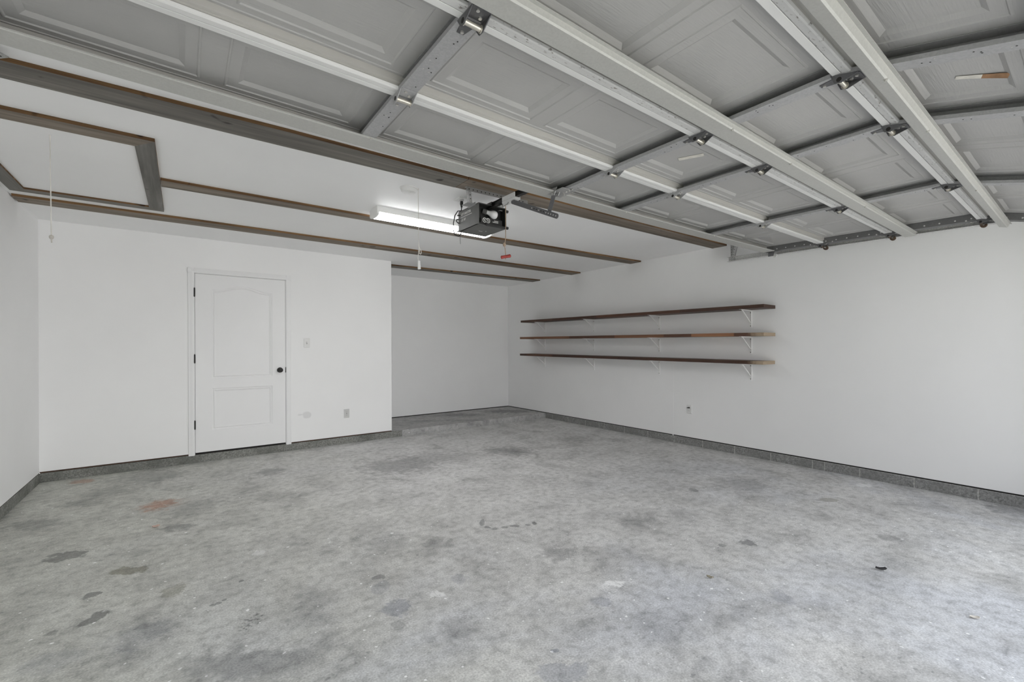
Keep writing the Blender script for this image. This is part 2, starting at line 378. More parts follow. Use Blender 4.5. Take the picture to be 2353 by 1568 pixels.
b = MB(); b.box(XA-.13, XA, YB+.13, YA, ZB+G*.5, ZC); struct(b, 'wall_return', M['wall'])
b = MB(); b.box(XA-.13, XR+.13, YA, YA+.13, ZB+G, ZC); struct(b, 'wall_alcove', M['wall'])
DX0, DX1, OPZ = -.58, 5.13, 2.13                                    # garage opening
b = MB(); b.box(XL-.13, DX0, YF-.12, YF, 0, ZC); b.box(DX1, XR+.13, YF-.12, YF, 0, ZC); b.box(DX0, DX1, YF-.12, YF, OPZ, ZC)
struct(b, 'wall_front', M['wall'])
b = MB(); b.box(-14, 18, -16, YF-.14, -.17, -.02); struct(b, 'ground', M['drive'])
b = MB(); b.box(-14, -1.3, -16, YF-.3, -.02, .01); struct(b, 'added_dark_ground', M['added_dark_ground'])  # unseen green ground, added to cut the light reaching the right wall
# stem walls
b = MB(); b.box(XL-.1, XL+.004, YF, YB, -.05, ZB); b.box(XL-.1, XL+.001, YF, YB, ZB, ZB+.004, 1); struct(b, 'baseboard_left', [M['kerb'], M['gap']], bevel=.006)
b = MB(); b.box(XL, XA+.16, YB-.004, YB+.1, -.05, ZB-.003); b.box(XL, .07, YB+.003, YB+.1, ZB-.003, ZB+G, 1); b.box(1.06, XA, YB+.003, YB+.1, ZB-.003, ZB+G, 1)
struct(b, 'baseboard_back', [M['kerb'], M['brownedge']], bevel=.006)
js = [4.72,4.321,3.902,3.483,3.071,2.665,2.257,1.844,1.733,1.436,1.033,.63,.23,-.17]; js = [5.93,5.53,5.12]+js
b = MB(); prev = YB
for y in js+[YF]:
    b.box(XR-.006, XR+.1, y+.005, prev-.005, -.05, ZB-.004, 0); prev = y
b.box(XR-.003, XR+.09, YF, YB, -.05, ZB-.001, 1); b.box(XR+.002, XR+.1, YF, YA, ZB-.001, ZB+G, 2)
struct(b, 'baseboard_right', [M['block'], M['mortar'], M['gap']], bevel=.003)
b = MB(); b.box(XA, XR, YA+.002, YA+.1, ZB-.01, ZB+G); struct(b, 'baseboard_alcove', M['gap'])

# ------------------------------------------------------------------ entry door
door = empty('door_1', (.575, YB, ZB), 'white two panel entry door with arched upper panel and black knob', 'door', kind='structure')
def slab():
    x0,x1,z0,z1 = .1175,1.0325,.112,2.132; yf = YB-.008
    mb = MB()
    def ring(outer, inner, y0, y1):
        n = len(outer); vs = [(x,y0,z) for x,z in outer]+[(x,y1,z) for x,z in inner]
        mb.add(vs, [(i,(i+1)%n,n+(i+1)%n,n+i) for i in range(n)])
    def arch(xa, xb, za, zs, zt, inset):
        xa += inset; xb -= inset; za += inset; pts = [(xa,za),(xb,za)]
        N = 20
        for i in range(N+1):
            t = 1-i/N; x = xa+(xb-xa)*t; u = abs(2*t-1)
            h = 0.5+0.5*math.cos(math.pi*min(1, u/.92))
            pts.append((x, zs-inset+(zt-zs)*h))
        return pts
    up = lambda i: arch(.272,.889,.947,1.962,2.018,i)
    lo = lambda i: [(.272+i,.357+i),(.889-i,.357+i),(.889-i,.829-i),(.272+i,.829-i)]
    for fn in (up, lo):
        prof = [(0,0),(.006,.004),(.014,.0055),(.022,.0015),(.030,.0065),(.040,.0075)]
        for (i0,d0),(i1,d1) in zip(prof, prof[1:]): ring(fn(i0), fn(i1), yf+d0, yf+d1)
        p = fn(.040); mb.add([(x,yf+.0075,z) for x,z in p], [tuple(range(len(p)))])
    # face around the panels
    U, L = up(0), lo(0)
    Q = lambda a,b_,c,d: mb.add([(a,yf,c),(b_,yf,c),(b_,yf,d),(a,yf,d)], [(0,1,2,3)])
    Q(x0,.272,z0,z1); Q(.889,x1,z0,z1); Q(.272,.889,z0,.357); Q(.272,.889,.829,.947)
    top = U[2:]
    for (xa,za),(xb,zb) in zip(top, top[1:]): mb.add([(xa,yf,za),(xb,yf,zb),(xb,yf,z1),(xa,yf,z1)], [(0,1,2,3)])
    # sides and back
    mb.add([(x0,yf,z0),(x1,yf,z0),(x1,yf,z1),(x0,yf,z1),(x0,yf+.035,z0),(x1,yf+.035,z0),(x1,yf+.035,z1),(x0,yf+.035,z1)],
           [(0,1,5,4),(1,2,6,5),(2,3,7,6),(3,0,4,7),(4,5,6,7)])
    return mb
slab().build('door_slab', M['door'], door)
b = MB()                                                            # casing and jamb
prof = [(0,0),(.058,0),(.058,-.010),(.052,-.014),(.040,-.015),(.014,-.011),(.004,-.011),(0,-.008)]
def casing_leg(xo, xi):
    s = 1 if xi > xo else -1
    b.prism([(s*u, v) for u,v in prof], (xo,YB,ZB-.008), (xo,YB,2.1955), (1,0,0), (0,1,0))
casing_leg(.053,.111); casing_leg(1.097,1.039)
b.prism([(-u, v) for u,v in prof], (.053,YB-.0002,2.197), (1.097,YB-.0002,2.197), (0,0,1), (0,1,0))
b.box(.105,.1145,YB-.006,YB+.13,ZB,2.145); b.box(1.0355,1.045,YB-.006,YB+.13,ZB,2.145); b.box(.105,1.045,YB-.006,YB+.13,2.1355,2.145)
b.box(.1145,.132,YB+.0275,YB+.06,ZB,2.1355); b.box(1.018,1.0355,YB+.0275,YB+.06,ZB,2.1355); b.box(.1145,1.0355,YB+.0275,YB+.06,2.118,2.1355)
b.build('door_casing', M['door'], door)
b = MB(); b.box(.1145,1.0355,YB+.012,YB+.12,ZB-.002,.114); b.build('sill_gap', M['gap'], door)
for i, z in enumerate((1.92,1.172,.427)):
    b = MB(); b.cyl((.1135,YB-.016,z-.046),(.1135,YB-.016,z+.046),.0068,12); b.cyl((.1135,YB-.016,z-.053),(.1135,YB-.016,z-.046),.0045,10); b.cyl((.1135,YB-.016,z+.046),(.1135,YB-.016,z+.053),.0045,10)
    b.box(.1095,.1185,YB-.0145,YB-.004,z-.045,z+.045)
    h = b.build('hinge', M['black'], door, smooth=True)
    tag(h, 'black butt hinge')
b = MB(); b.lathe((.971,YB-.008,1.018),(0,-1,0),[(0,.032),(.004,.033),(.008,.030),(.010,.013),(.024,.012),(.030,.020),(.038,.0275),(.048,.0285),(.056,.024),(.060,.012)],24)
tag(b.build('door_knob', M['black'], door, smooth=True), 'round black door knob')
b = MB(); b.box(1.0305,1.039,YB-.0125,YB-.003,.985,1.052); tag(b.build('strike_plate', M['black'], door), 'black strike plate in the jamb')

# ------------------------------------------------------------------ wall plates
def plate_parts(mb, w, h):
    mb.prism([(-w/2,-h/2),(w/2,-h/2),(w/2,h/2),(-w/2,h/2)], (0,0,0), (0,-.003,0), (1,0,0), (0,0,1))
    mb.add([(-w/2,-.003,-h/2),(w/2,-.003,-h/2),(w/2,-.003,h/2),(-w/2,-.003,h/2),(-w/2+.006,-.007,-h/2+.006),(w/2-.006,-.007,-h/2+.006),(w/2-.006,-.007,h/2-.006),(-w/2+.006,-.007,h/2-.006)],
           [(0,1,5,4),(1,2,6,5),(2,3,7,6),(3,0,4,7),(4,5,6,7)])
def at(o, loc, rz=0): o.location = loc; o.rotation_euler = (0,0,rz); return o
sw = empty('light_switch', (0,0,0), 'white toggle light switch on the wall right of the entry door', 'light switch')
b = MB(); plate_parts(b,.072,.117); b.build('wall_plate', M['white'], sw)
b = MB(); b.hexa([(-.005,-.006,-.012),(.005,-.006,-.012),(.005,-.006,.012),(-.005,-.006,.012)], [(-.004,-.016,.004),(.004,-.016,.004),(.004,-.015,.012),(-.004,-.015,.012)]); b.build('toggle', M['white'], sw)
b = MB(); b.box(-.0065,.0065,-.0074,-.0066,-.014,.014); b.build('toggle_slot', M['gap'], sw)
at(sw, (1.281, YB, 1.355))
def outlet(name, label, shade, dark):
    o = empty(name, (0,0,0), label, 'electrical outlet')
    b = MB(); plate_parts(b,.070,.116); b.build('wall_plate', shade, o)
    for s in (-1,1):
        f = MB(); f.prism([(.0165*math.cos(t),.0145*math.sin(t)) for t in [2*math.pi*i/20 for i in range(20)]], (0,-.0068,s*.0195), (0,-.009,s*.0195), (1,0,0), (0,0,1))
        r = f.build('receptacle', shade, o)
        g = MB(); g.box(-.0075,-.0055,-.0095,-.0088,s*.0195-.002,s*.0195+.006); g.box(.005,.0075,-.0095,-.0088,s*.0195-.001,s*.0195+.005); g.cyl((0,-.0088,s*.0195-.007),(0,-.0095,s*.0195-.007),.0022,8)
        g.build('slot', M['gap'], r)
    g = MB(); g.cyl((0,-.0068,0),(0,-.0085,0),.003 if not dark else .005,10); g.build('centre_screw', M['black'] if dark else M['white'], o)
    return o
M['ivory'] = simple('dulled_plate', (.60,.60,.59), .5, var=.03)
at(outlet('wall_outlet','small grey duplex outlet low on the wall between entry door and alcove corner', M['ivory'], True), (1.7765, YB, .405))
ro = at(outlet('wall_outlet','white duplex outlet with a black plug-in, low on the right wall beneath the shelves', M['white'], False), (XR, 3.256, .472), -math.pi/2)
b = MB(); b.hexa([(-.014,-.009,.012),(.012,-.009,.012),(.012,-.009,.030),(-.014,-.009,.026)], [(-.022,-.03,.013),(.010,-.026,.013),(.010,-.026,.028),(-.022,-.03,.020)])
pg = b.build('plug_in_device', M['blackplastic'], ro, bevel=.002); pg.location = (0,0,0); tag(pg, 'black plug in the upper socket')

# ------------------------------------------------------------------ boards nailed to the ceiling
def board(name, st, label, sidem=None, botm=None, group='rough boards nailed across the ceiling', ends=True, th=.02):
    # st: stations (x, y_front, y_back)
    mb = MB(); z1, z0 = ZC, ZC-th
    x0, x1 = st[0][0], st[-1][0]
    for (xa,fa,ba),(xb,fb,bb) in zip(st, st[1:]):
        mb.add([(xa,fa,z0),(xb,fb,z0),(xb,bb,z0),(xa,ba,z0)], [(0,1,2,3)], 0)
        mb.add([(xa,fa,z1),(xb,fb,z1),(xb,bb,z1),(xa,ba,z1)], [(3,2,1,0)], 0)
        mb.add([(xa,fa,z0),(xb,fb,z0),(xb,fb,z1),(xa,fa,z1)], [(0,1,2,3)], 1)
        mb.add([(xa,ba,z0),(xb,bb,z0),(xb,bb,z1),(xa,ba,z1)], [(0,1,2,3)], 1)
    for x,f,k in (st[0], st[-1]): mb.add([(x,f,z0),(x,k,z0),(x,k,z1),(x,f,z1)], [(0,1,2,3)], 1)
    o = mb.build(name, [botm or M['woodgrey'], sidem or M['woodedge']])
    return tag(o, label, 'board', group)
board('ceiling_board', [(-1.085,2.815,2.985),(-.6,2.805,2.986),(.48,2.772,2.987),(1.678,2.775,2.975)], 'wide weathered ceiling board from the left edge up to the opener bracket')
board('ceiling_board', [(1.681,2.772,2.972),(3.4,2.756,2.945),(5.30,2.738,2.920)], 'wide brown ceiling board running from opener to right wall above the door edge', botm=M['woodwarm'])
board('ceiling_board', [(-.122,4.112,4.272),(1.4,4.112,4.255),(2.8,4.10,4.27),(5.295,3.985,4.175)], 'ceiling board running from the attic hatch past the tube light to the right wall', botm=M['woodwarm'])
board('ceiling_board', [(-1.09,5.225,5.415),(1.2,5.225,5.42),(3.4,5.215,5.40),(5.285,5.18,5.395)], 'longest narrow ceiling board, spanning wall to wall just behind the attic hatch', botm=M['woodwarm'])
board('ceiling_board', [(XA+.005,6.34,6.51),(3.8,6.27,6.45),(5.255,6.175,6.39)], 'short ceiling board over the alcove, farthest back of the five')

# ------------------------------------------------------------------ attic hatch
hx0,hx1,hy0,hy1 = -1.061,-.126,3.372,5.048; ix0,ix1,iy0,iy1 = -.968,-.226,3.512,4.950
hatch = empty('attic_hatch', ((hx0+hx1)/2,(hy0+hy1)/2,ZC), 'white attic hatch framed by weathered boards at the left of the ceiling', 'attic hatch')
b = MB(); b.box(ix0-.02,ix1+.02,iy0-.02,iy1+.02,ZC-.006,ZC+.004); b.build('hatch_panel', M['ceil'], hatch)
def fb(q, m, nm='frame_board'):
    mb = MB(); z0,z1 = ZC-.02, ZC+.002
    mb.add([(x,y,z0) for x,y in q]+[(x,y,z1) for x,y in q], [(3,2,1,0)], 0)
    mb.add([(x,y,z0) for x,y in q]+[(x,y,z1) for x,y in q], [(4,5,6,7),(0,1,5,4),(1,2,6,5),(2,3,7,6),(3,0,4,7)], 1)
    return mb.build(nm, [m, M['woodedge']], hatch)
fb([(hx0,hy0),(hx1,hy0),(ix1,iy0),(ix0,iy0)], M['woodwarm'])
fb([(ix0,iy1),(ix1,iy1),(hx1,hy1),(hx0,hy1)], M['woodgrey'])
fb([(hx0,hy0),(ix0,iy0),(ix0,iy1),(hx0,hy1)], M['woodgreyY'])
fb([(ix1,iy0),(hx1,hy0),(hx1,hy1),(ix1,iy1)], M['woodgreyY'])
b = MB(); b.tube([(-.610,3.658,ZC-.004),(-.609,3.658,2.3),(-.606,3.658,1.945)], .0028, 8); pc = b.build('pull_cord', M['cord'], hatch, smooth=True)
b = MB(); b.lathe((-.606,3.658,1.948),(0,0,-1),[(0,.003),(.004,.009),(.012,.011),(.02,.009),(.026,.0035)],12); b.tube([(-.606,3.658,1.922),(-.605,3.657,1.903)], .0035, 8)
b.build('knot', M['cordgrey'], pc, smooth=True)

# ------------------------------------------------------------------ tube light
lx0,lx1,ly0,ly1 = 1.372,2.60,3.803,3.995
lamp = empty('ceiling_light', ((lx0+lx1)/2,(ly0+ly1)/2,ZC), 'white wraparound tube light glowing on the ceiling behind the opener', 'ceiling light')
b = MB(); b.prism([(ly0,ZC),(ly0,ZC-.050),(ly0+.012,ZC-.056),(ly1-.012,ZC-.056),(ly1,ZC-.050),(ly1,ZC)], (lx0+.012,0,0),(lx1-.012,0,0),(0,1,0),(0,0,1))
b.build('housing', M['whitemetal'], lamp)
def lens(x0,x1,g,mb):
    n = 14; pts = []
    for i in range(n+1):
        t = math.pi*i/n; pts.append(((ly0+ly1)/2-math.cos(t)*((ly1-ly0)/2-g), ZC-.052-math.sin(t)**.5*.028))
    mb.prism(pts+[(ly1-g,ZC-.045),(ly0+g,ZC-.045)], (x0,0,0),(x1,0,0),(0,1,0),(0,0,1))
b = MB(); lens(lx0+.016,lx1-.016,.004,b); tag(b.build('diffuser', M['lens'], lamp, smooth=True), 'glowing white diffuser')
for x in (lx0,lx1-.018):
    b = MB(); n = 14; pts = [(ly0-.001,ZC),(ly0-.001,ZC-.052)]
    pts += [((ly0+ly1)/2-math.cos(math.pi*i/n)*((ly1-ly0)/2+.001), ZC-.052-math.sin(math.pi*i/n)**.5*.031) for i in range(1,n)]
    pts += [(ly1+.001,ZC-.052),(ly1+.001,ZC)]
    b.prism(pts,(x,0,0),(x+.018,0,0),(0,1,0),(0,0,1)); b.build('end_cap', M['whitemetal'], lamp)

# ------------------------------------------------------------------ smoke detector and pull cord
sd = empty('smoke_detector', (1.423,3.246,ZC), 'round white smoke detector on the ceiling left of the opener', 'smoke detector')
b = MB(); b.lathe((1.423,3.246,ZC),(0,0,-1),[(0,.068),(.010,.068),(.011,.062),(.024,.060),(.034,.052),(.036,.040),(.036,.0)],28); b.build('body', M['white'], sd, smooth=True)
b = MB(); b.lathe((1.437,3.225,ZC-.0355),(0,0,-1),[(0,.016),(.003,.015),(.0045,.008)],16); b.build('test_button', M['white'], sd, smooth=True)
pcord = empty('pull_cord', (1.488,3.216,ZC), 'white ceiling pull cord with a white block handle, hanging left of the opener', 'pull cord')
b = MB(); b.lathe((1.488,3.216,ZC),(0,0,-1),[(0,.006),(.006,.005)],10)
b.tube([(1.488,3.216,ZC-.004),(1.489,3.216,2.3),(1.491,3.216,2.10),(1.497,3.214,2.055),(1.489,3.216,2.03),(1.483,3.216,2.0),(1.482,3.216,1.983),(1.489,3.216,1.966)], .0026, 8)
pts = []
for i in range(25):
    t = 2*math.pi*i/24; pts.append((1.499+.011*math.sin(t)+.004*math.cos(t), 3.214, 2.045-.024*math.cos(t)*.9))
b.tube(pts,.0026,6); b.tube([(1.493,3.214,2.06),(1.487,3.214,2.075),(1.485,3.214,2.092)],.0022,6); b.tube([(1.497,3.214,2.05),(1.490,3.212,2.035),(1.486,3.214,2.042)],.003,6)
b.build('cord', M['cord'], pcord, smooth=True)
b = MB(); b.hexa([(1.480,3.207,1.900),(1.502,3.203,1.903),(1.505,3.219,1.903),(1.483,3.223,1.900)], [(1.480,3.209,1.968),(1.498,3.206,1.970),(1.500,3.218,1.970),(1.482,3.221,1.968)])
b.build('handle', M['white'], pcord, bevel=.002)

# ------------------------------------------------------------------ shelves on the right wall
SH = [('shelf1',1.753,1.713,6.488,2.205,'top'),('shelf2',1.447,1.405,6.513,2.205,'middle'),('shelf3',1.139,1.092,6.513,2.210,'bottom')]
SLAB = {'top':'topmost dark stained plank shelf with pale scuffs on the right wall','middle':'middle plank shelf on the right wall, front edge patched in lighter and darker brown','bottom':'lowest reddish brown plank shelf on the right wall'}
XF = XR-.287
BRY = [6.137,4.932,3.712,2.474]
WHERE = ['nearest the back corner','second from the back corner','third from the back corner','nearest the garage door']
def sz(s, y): return s[2]+(s[1]-s[2])*(y-2.2)/(6.5-2.2)
proto = None
for s in SH:
    mb = MB(); ya, yb = s[3], s[4]; th = .037
    n = 12; ys = [ya+(yb-ya)*i/n for i in range(n+1)]
    for y0,y1 in zip(ys,ys[1:]):
        za, zb = sz(s,y0), sz(s,y1); f0 = 0 if y1 > yb+.01 else .0
        mb.add([(XF,y0,za),(XF,y1,zb),(XR-.002,y1,zb),(XR-.002,y0,za),(XF,y0,za+th),(XF,y1,zb+th),(XR-.002,y1,zb+th),(XR-.002,y0,za+th)],
               [(0,1,2,3),(4,7,6,5),(0,4,5,1),(2,6,7,3)])
    mb.add([(XF,ya,sz(s,ya)),(XR-.002,ya,sz(s,ya)),(XR-.002,ya,sz(s,ya)+th),(XF,ya,sz(s,ya)+th)], [(0,1,2,3)])
    mb.add([(XF,yb,sz(s,yb)),(XR-.002,yb,sz(s,yb)),(XR-.002,yb,sz(s,yb)+th),(XF,yb,sz(s,yb)+th)], [(0,1,2,3)])
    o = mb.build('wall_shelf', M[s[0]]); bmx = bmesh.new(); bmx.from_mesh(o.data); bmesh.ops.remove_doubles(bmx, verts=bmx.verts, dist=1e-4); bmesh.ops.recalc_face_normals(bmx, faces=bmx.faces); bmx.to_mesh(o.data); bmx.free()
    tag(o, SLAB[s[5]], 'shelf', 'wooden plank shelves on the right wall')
    for y, w in zip(BRY, WHERE):
        if proto is None:
            proto = empty('shelf_bracket', (0,0,0), '', 'shelf bracket')
            b = MB(); b.box(-.0025,0,-.014,.014,-.200,-.001); b.prism([(-.0145,-.2),(-.0115,-.2),(-.0115,-.001),(-.0145,-.001)], (0,-.014,0),(0,-.0115,0),(1,0,0),(0,0,1)); b.prism([(-.0145,-.2),(-.0005,-.2),(-.0005,-.001),(-.0145,-.001)], (0,-.0145,0),(0,-.012,0),(1,0,0),(0,0,1))
            b.build('wall_plate', M['whitemetal'], proto)
            b = MB(); b.box(-.250,0,-.014,.014,-.0035,-.001); b.box(-.250,0,-.0145,-.012,-.013,-.001); b.build('shelf_arm', M['whitemetal'], proto)
            b = MB(); b.bar((-.205,0,-.004),(-.004,0,-.150),.012,.007,(0,1,0)); b.build('brace', M['whitemetal'], proto)
            for z in (-.03,-.185):
                b = MB(); b.cyl((-.0025,0,z),(-.0055,0,z),.0048,10); tag(b.build('screw', M['black'], proto), 'dark screw head')
            br = proto
        else: br = copy_tree(proto)
        br.location = (XR-.0005, y, sz(s,y))
        tag(br, 'white steel bracket holding the %s shelf, %s' % (s[5], w), 'shelf bracket', 'white brackets under the wall shelves')

# ------------------------------------------------------------------ overhead garage door
gd = empty('garage_door', (2.274,1.2,2.3), 'open overhead steel garage door of four raised panel sections under the ceiling', 'garage door', kind='thing')
J = [(.078,2.150),(.575,2.2846),(1.149,2.293),(1.672,2.3011),(2.200,2.309)]   # rail planes at bottom edge, three joints, top edge
EDGE0, EDGE1 = -.556, 5.104
ST = [-.516,.711,1.966,2.585,3.803,5.062]
def sag(x, y):                                         # the wide door hangs through a little between its end rollers
    t = (x-2.274)/2.83
    for (y0,s0),(y1,s1) in zip(SAGY,SAGY[1:]):
        if y <= y1 or y1 == SAGY[-1][0]: k = s0+(s1-s0)*max(0,(y-y0)/(y1-y0)); break
    return k*max(0,1-t*t)
SAGY = [(-1,0),(.6,0),(1.149,.008),(1.672,.014),(2.20,.030)]
def prism_x(mb, S, poly, x0, x1, mi=0, side=None):
    n = max(2,int((x1-x0)/.25)); m = len(poly); rings = []
    for i in range(n+1):
        x = x0+(x1-x0)*i/n; rings += [S.P(x,v,h) for v,h in poly]
    fs = [(k*m+i,k*m+(i+1)%m,(k+1)*m+(i+1)%m,(k+1)*m+i) for k in range(n) for i in range(m)]
    fs += [tuple(range(m-1,-1,-1)), tuple(range(n*m,(n+1)*m))]
    k0 = len(mb.m); mb.add(rings, fs, mi)
    if side:
        for k in range(n):
            for i in range(side[0], side[1]): mb.m[k0+k*m+i] = 1
class Sec:
    def __init__(s, a, b_):
        s.p = Vector((0,a[0],a[1])); q = Vector((0,b_[0],b_[1])); s.L = (q-s.p).length; s.d = (q-s.p)/s.L
        s.n = Vector((0,s.d.z,-s.d.y))                # towards the room (down)
    def P(s, x, v, h):
        q = s.p + s.d*v + s.n*h + Vector((x,0,0)); q.z -= sag(x, q.y); return q
SK = -.05
def panels_x():
    out = []
    for k,(a,c) in enumerate(zip(ST,ST[1:])):
        e0 = .055 if k == 0 else .076; e1 = .055 if k == 4 else .076
        if c-a > 1: m = (a+c)/2; out += [(a+e0,m-.039),(m+.039,c-e1)]
        else: out += [(a+.076,c-.076)]
    return out
PX = panels_x()
def section_mesh(S):
    mb = MB(); V0, V1 = .088, S.L-.078
    xs = sorted({EDGE0,EDGE1}|{x for p in PX for x in p}); vs = [.0,V0,V1,S.L]
    inp = lambda x0,x1: any(abs(p[0]-x0)<1e-6 for p in PX)
    for x0,x1 in zip(xs,xs[1:]):
        for v0,v1 in zip(vs,vs[1:]):
            if v0 == V0 and inp(x0,x1): continue
            mb.add([S.P(x0,v0,SK),S.P(x1,v0,SK),S.P(x1,v1,SK),S.P(x0,v1,SK)], [(0,1,2,3)])
    for x0,x1 in PX:
        prof = [(0,0),(.003,.003),(.007,.003),(.011,-.001),(.046,-.002),(.064,-.012),(.066,-.012)]
        q = lambda i,h: [S.P(x0+i,V0+i,SK+h),S.P(x1-i,V0+i,SK+h),S.P(x1-i,V1-i,SK+h),S.P(x0+i,V1-i,SK+h)]
        for (i0,h0),(i1,h1) in zip(prof,prof[1:]):
            mb.add(q(i0,h0)+q(i1,h1), [(i,(i+1)%4,4+(i+1)%4,4+i) for i in range(4)])
        mb.add(q(*prof[-1]), [(0,1,2,3)])
    # bead along the far and near edges of the skin
    for v in (S.L-.050,.050):
        prism_x(mb, S, [(v-.003,SK),(v,SK+.0025),(v+.003,SK)], EDGE0, EDGE1)
    # outer skin
    h = SK-.016
    prism_x(mb, S, [(0,h),(S.L,h),(S.L,h-.002),(0,h-.002)], EDGE0, EDGE1)
    prism_x(mb, S, [(0,h),(.002,h),(.002,SK),(0,SK)], EDGE0, EDGE1); prism_x(mb, S, [(S.L-.002,h),(S.L,h),(S.L,SK),(S.L-.002,SK)], EDGE0, EDGE1)
    for xe in (EDGE0, EDGE1-.002): mb.prism([(0,h),(S.L,h),(S.L,SK),(0,SK)], S.P(xe,0,0), S.P(xe+.002,0,0), S.d, S.n)
    return mb
def far_rail(S):
    L = S.L; mb = MB()
    poly = [(L-.001,SK),(L-.001,-.001),(L-.003,0),(L-.025,0),(L-.030,-.003),(L-.031,-.012),(L-.026,-.017),(L-.026,-.024),(L-.034,-.028),(L-.036,-.047),(L-.036,SK)]
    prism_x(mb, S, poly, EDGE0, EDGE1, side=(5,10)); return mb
def near_rail(S):
    mb = MB(); poly = [(.001,SK),(.001,-.001),(.003,0),(.026,0),(.028,-.002),(.028,-.008),(.022,-.012),(.022,-.030),(.034,-.034),(.034,SK)]
    prism_x(mb, S, poly, EDGE0, EDGE1); return mb
def stile_mesh(S, x, end=0):
    mb = MB(); w = .033; h0, h1 = -.0488, .0035
    poly = [(-w,-.0125),(-w,h1),(w,h1),(w,h0),(-w+.012,h0),(-w+.012,h0+.0016),(w-.0016,h0+.0016),(w-.0016,h1-.0016),(-w+.0016,h1-.0016),(-w+.0016,-.0125)]
    if end > 0: poly = [(-w,h0),(-w,h1),(w+.008,h1),(w+.008,h0)]
    if end < 0: poly = [(-w-.008,h0),(-w-.008,h1),(w,h1),(w,h0)]
    mb.prism([(a_,c_) for a_,c_ in poly], S.P(x,.002,0), S.P(x,S.L-.002,0), Vector((1,0,0)), S.n)
    rnd = random.Random(int(x*100)+int(S.L*1e4))
    if end == 0:
        for k in range(9):
            v = rnd.uniform(.06,S.L-.06); xx = x+rnd.uniform(-.02,.02)
            mb.cyl(S.P(xx,v,h1-.001), S.P(xx,v,h1+.0006), .0026, 8, mi=2 if k%3 else 1)
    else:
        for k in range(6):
            v = S.L*(k+.6)/6.2; mb.cyl(S.P(x-w-.0008,v,-.014), S.P(x-w+.001,v,-.014), .0058, 10, mi=1)  # pale discs paint the lit background seen through the end stile's holes
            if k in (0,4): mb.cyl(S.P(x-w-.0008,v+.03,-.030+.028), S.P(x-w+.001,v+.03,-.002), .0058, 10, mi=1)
    return mb
SECS = [Sec(J[i],J[i+1]) for i in range(4)]           # 0 = bottom section (nearest the camera) .. 3 = top section
SECNAME = ['bottom section of the door, curving down at the opening','second section up from the bottom','third section up from the bottom','top section of the door, farthest into the garage']
secobj = []
for i,S in enumerate(SECS):
    o = section_mesh(S).build('door_section', M['skin'], gd, origin=S.P(2.274,S.L/2,0)); tag(o, SECNAME[i]); secobj.append(o)
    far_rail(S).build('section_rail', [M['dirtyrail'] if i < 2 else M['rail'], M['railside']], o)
    near_rail(S).build('section_rail', M['rail'], o)
    for k,x in enumerate(ST):
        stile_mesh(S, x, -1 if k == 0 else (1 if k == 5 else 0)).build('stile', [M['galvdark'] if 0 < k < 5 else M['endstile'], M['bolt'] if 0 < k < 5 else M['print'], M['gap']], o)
# stiffening struts bolted to the top edges of sections 0, 1 and 3
def strut(S, prof, x0, x1, obj, lab):
    n = len(prof); t = .0022; mb = MB()
    inner = []
    for i,(v,h) in enumerate(prof):
        a = Vector(prof[max(i-1,0)]); c = Vector(prof[min(i+1,n-1)]); d = (c-a).normalized(); inner.append((v+d.y*t, h-d.x*t))
    poly = list(prof)+inner[::-1]
    prism_x(mb, S, poly, x0, x1)
    o = mb.build('strut', M['strut'], obj); tag(o, lab)
    return o
def hat(L, a, b_, c, d, e, f, H=.052): return [(L-a,.004),(L-b_,.004),(L-c,H-.003),(L-c-.003,H),(L-d+.003,H),(L-d,H-.003),(L-e,.005),(L-f,.005)]
strut(SECS[3], hat(SECS[3].L,.002,.006,.010,.120,.121,.126,.008), -.60, 5.0, secobj[3], 'wide grey stiffening strut along the top edge')
strut(SECS[1], hat(SECS[1].L,.056,.064,.078,.156,.160,.174,.026), -.62, 5.20, secobj[1], 'grey stiffening strut, middle of the three')
strut(SECS[0], hat(SECS[0].L,.070,.078,.088,.134,.138,.152,.031), -.62, 5.20, secobj[0], 'grey stiffening strut nearest the garage opening')
def bolt(S, x, v, h, r=.006, parent=None, n='bolt'):
    mb = MB(); mb.cyl(S.P(x,v,h-.002), S.P(x,v,h+.005), r, 6); mb.cyl(S.P(x,v,h+.005), S.P(x,v,h+.009), r*.5, 8)
    return mb.build(n, M['bolt'], parent)
for si,v,hh in ((3,.117,.007),(1,.153,.025),(0,.131,.030)):
    for x in ST[1:5]: bolt(SECS[si], x+.012, SECS[si].L-v, hh, .0065, secobj[si])
